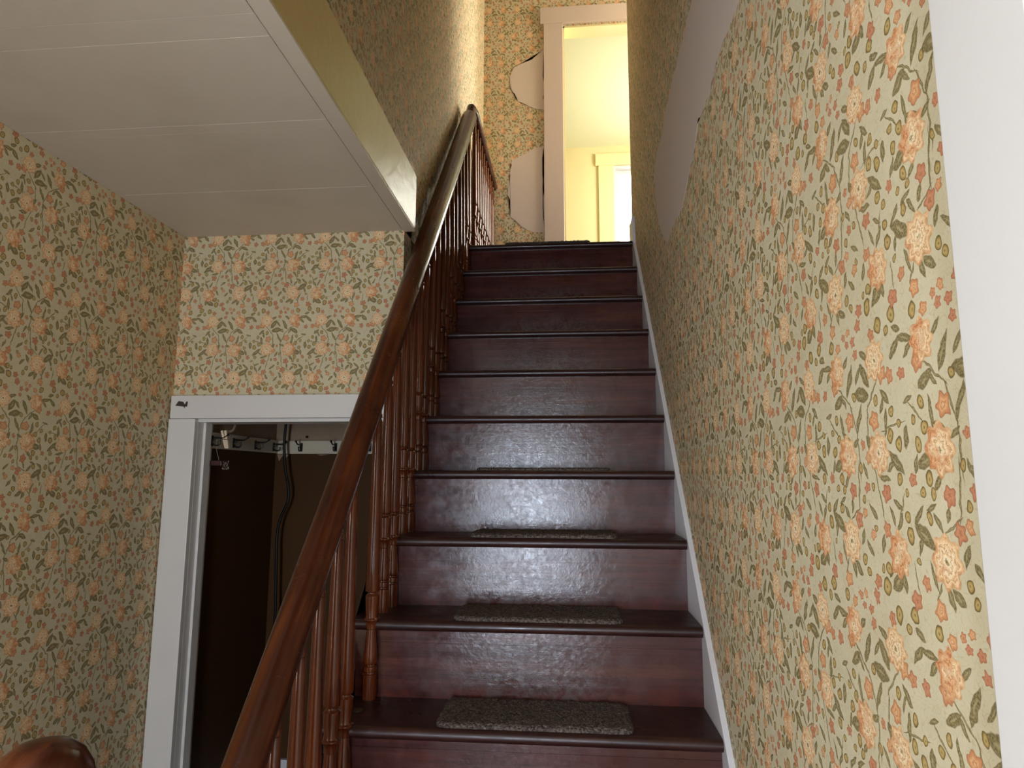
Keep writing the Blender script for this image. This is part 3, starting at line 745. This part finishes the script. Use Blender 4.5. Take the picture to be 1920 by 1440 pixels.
# ================================================================== BALUSTRADES
def baluster_profile(H):
    """radius, height; H = total height up to the middle of the rail"""
    R = 0.0185
    p = [(R, 0.0), (R, 0.062), (R - .004, 0.064), (R - .0045, 0.067), (R - .001, 0.069), (R - .0005, 0.075), (R - .001, 0.081), (R - .005, 0.083), (R - .0055, 0.086),
         (R - .001, 0.0885), (R + .0005, 0.094), (R - .001, 0.11), (R - .0035, 0.14), (R - .0065, 0.168), (R - .007, 0.174),
         (R - .0045, 0.176), (R - .004, 0.186), (R - .001, 0.196), (R + .002, 0.1985), (R + .002, 0.2015), (R - .002, 0.204), (R - .0035, 0.21), (R - .001, 0.235), (R + .0005, 0.260),
         (R - .003, 0.263), (R - .0055, 0.266), (R - .0055, 0.2685), (R - .001, 0.271), (R + .0005, 0.275)]
    n0, n1 = 0.275, H - 0.115
    for i in range(1, 7):
        s = i / 6; p.append((R + .0005 - .0075 * s ** 1.1, n0 + (n1 - n0) * s))
    p += [(R - .0085, n1 + .002), (R - .0085, n1 + .005), (R - .0065, n1 + .007), (R - .0065, n1 + .014), (R - .0085, n1 + .017), (R - .0085, H)]
    return p
def baluster(parent, y, z, top, x=XB):
    bm = bmesh.new(); add_lathe(bm, baluster_profile(top - z), x, y, 14, z)
    return finish('baluster', bm, BALW, parent, True)
RAILPROF = [(0.032 * math.cos(a), 0.034 * math.sin(a)) for a in [2 * math.pi * i / 24 for i in range(24)]]
RAILPROF = [(a * (1.0 if b > -0.012 else 0.93), max(b, -0.029)) for a, b in RAILPROF]
bs = thing('stair_balustrade', 'mahogany balustrade with round handrail and turned balusters up the stairs', 'railing', (XB, NY(-4), 0))
YT = 3.262
path = [(XB, 0.70, RZ(0.98) + 0.045), (XB, 0.78, RZ(0.98) + 0.02), (XB, 0.86, RZ(1.0) - 0.0)] 
path = smooth_path([(XB, 0.665, 0.985), (XB, 0.75, 0.99), (XB, 0.84, RZ(0.92)), (XB, 0.95, RZ(0.95)), (XB, 1.05, RZ(1.05))], 5)
path += [Vector((XB, y, RZ(y))) for y in (1.3, 1.7, 2.1, 2.5, 2.9, 3.15)]
path += [Vector((XB, YT - 0.03 + 0.03 * s, RZ(YT - 0.03) + 0.03 * 1.1 * s)) for s in (0, 0.5, 1.0)]
hr = sweep_profile('handrail', RAILW, path, RAILPROF, bs, lambda p: 1.06 + 0.2 * min(1, max(0, (p.y - 1.3) / 1.9)))
for k in range(-4, 9):
    for off in (0.105, 0.194):
        if k == 0 and off < 0.15: continue          # one baluster is missing here
        y = NY(k) + off
        if k == -4 and off < 0.15: continue
        baluster(bs, y, NZ(k), RZ(max(y, 0.92)) - 0.004)
# newel post at the foot
nw = finish('newel_post', (lambda bm: (add_box(bm, XB - 0.05, XB + 0.05, 0.60, 0.70, 0.0, 1.06), bevel(bm, 0.006), bm)[2])(bmesh.new()), BALW, bs, True)
bm = bmesh.new()
add_lathe(bm, [(0.046, 0.0), (0.052, 0.006), (0.052, 0.016), (0.040, 0.024), (0.034, 0.04), (0.032, 0.06), (0.036, 0.09), (0.046, 0.11), (0.046, 0.116), (0.036, 0.122), (0.034, 0.130), (0.044, 0.142), (0.050, 0.158), (0.0525, 0.178), (0.0515, 0.200), (0.047, 0.220), (0.038, 0.236), (0.025, 0.246), (0.012, 0.250), (0.001, 0.2505)], XB - 0.012, 0.665, 32, 1.06)
fo = finish('finial', bm, RAILW, nw, True); fo.matrix_parent_inverse = Matrix.Translation(-Vector(bs.location)) @ Matrix.Identity(4)
fo.matrix_parent_inverse = Matrix.Identity(4)

# landing guard rail
lb = thing('landing_balustrade', 'level railing of thin turned balusters along the edge of the upstairs landing', 'railing', (XB, 3.3, ZL))
XG, ZG = -0.514, 3.575
lp = [Vector((XB + 0.004, YT - 0.012, RZ(YT) - 0.004)), Vector((XB + 0.008, YT + 0.02, ZG)), Vector((XG, YT + 0.06, ZG)), Vector((XG, 3.7, ZG)), Vector((XG, YU - 0.002, ZG))]
sweep_profile('handrail', RAILW, lp, [(a * 0.86, b * 0.86) for a, b in RAILPROF], lb)
ny = 10
for i in range(ny):
    y = 3.355 + i * (4.205 - 3.355) / (ny - 1)
    baluster(lb, y, ZL, ZG - 0.004, XG)

# ================================================================== CARPET MATS ON THE TREADS
def mat_piece(label, x0, x1, y0, y1, z, seed, cut=0.03, h=0.011):
    rnd = random.Random(seed)
    nx, nyy = 74, max(8, int((y1 - y0) / 0.006))
    bm = bmesh.new(); grid = []
    def inside_corner(u, v):
        return 0
    top = {}
    for i in range(nx + 1):
        for j in range(nyy + 1):
            u, v = i / nx, j / nyy
            x, y = x0 + (x1 - x0) * u, y0 + (y1 - y0) * v
            # round the corners by pulling points inwards
            rx, ry = cut, cut
            dx = max(x0 + rx - x, x - (x1 - rx), 0); dy = max(y0 + ry - y, y - (y1 - ry), 0)
            if dx > 0 and dy > 0:
                m = max(dx, dy); L = math.hypot(dx, dy); s = m / L
                x += (dx - dx * s) * (1 if u < .5 else -1); y += (dy - dy * s) * (1 if v < .5 else -1)
            edge = min(u * (x1 - x0), (1 - u) * (x1 - x0), v * (y1 - y0), (1 - v) * (y1 - y0))
            zz = h + rnd.uniform(-0.0016, 0.0016) - (0.004 if edge < 0.003 else 0)
            top[i, j] = bm.verts.new((x + rnd.uniform(-.0008, .0008), y + rnd.uniform(-.0008, .0008), z + zz))
    for i in range(nx):
        for j in range(nyy): bm.faces.new((top[i, j], top[i + 1, j], top[i + 1, j + 1], top[i, j + 1]))
    border = [(i, 0) for i in range(nx)] + [(nx, j) for j in range(nyy)] + [(i, nyy) for i in range(nx, 0, -1)] + [(0, j) for j in range(nyy, 0, -1)]
    low = [bm.verts.new((top[b].co.x, top[b].co.y, z + 0.0003)) for b in border]
    n = len(border)
    for i in range(n): bm.faces.new((top[border[i]], low[i], low[(i + 1) % n], top[border[(i + 1) % n]]))
    bm.faces.new(low[::-1])
    o = finish('stair_mat', bm, CARPET, None, True)
    return tag(o, label, 'mat', 'brown carpet mats on the treads')
mat_piece('brown carpet mat on the lowest tread in view', -0.318, 0.138, NY(0) + 0.014, NY(0) + 0.196, NZ(0), 1, 0.022)
mat_piece('brown carpet mat with clipped corners on the second tread from the bottom', -0.314, 0.134, NY(1) + 0.012, NY(1) + 0.190, NZ(1), 2, 0.03)
mat_piece('thin sliver of carpet mat seen edge-on on the third tread', -0.302, 0.136, NY(2) + 0.010, NY(2) + 0.19, NZ(2), 3, 0.03)
mat_piece('dark carpet mat barely showing on the fourth tread at eye level', -0.310, 0.130, NY(3) + 0.014, NY(3) + 0.19, NZ(3), 4, 0.03, 0.009)
mat_piece('dark mat edge at the top step before the upstairs doorway', -0.333, 0.115, NY(9) + 0.006, NY(9) + 0.19, NZ(9), 5, 0.02)
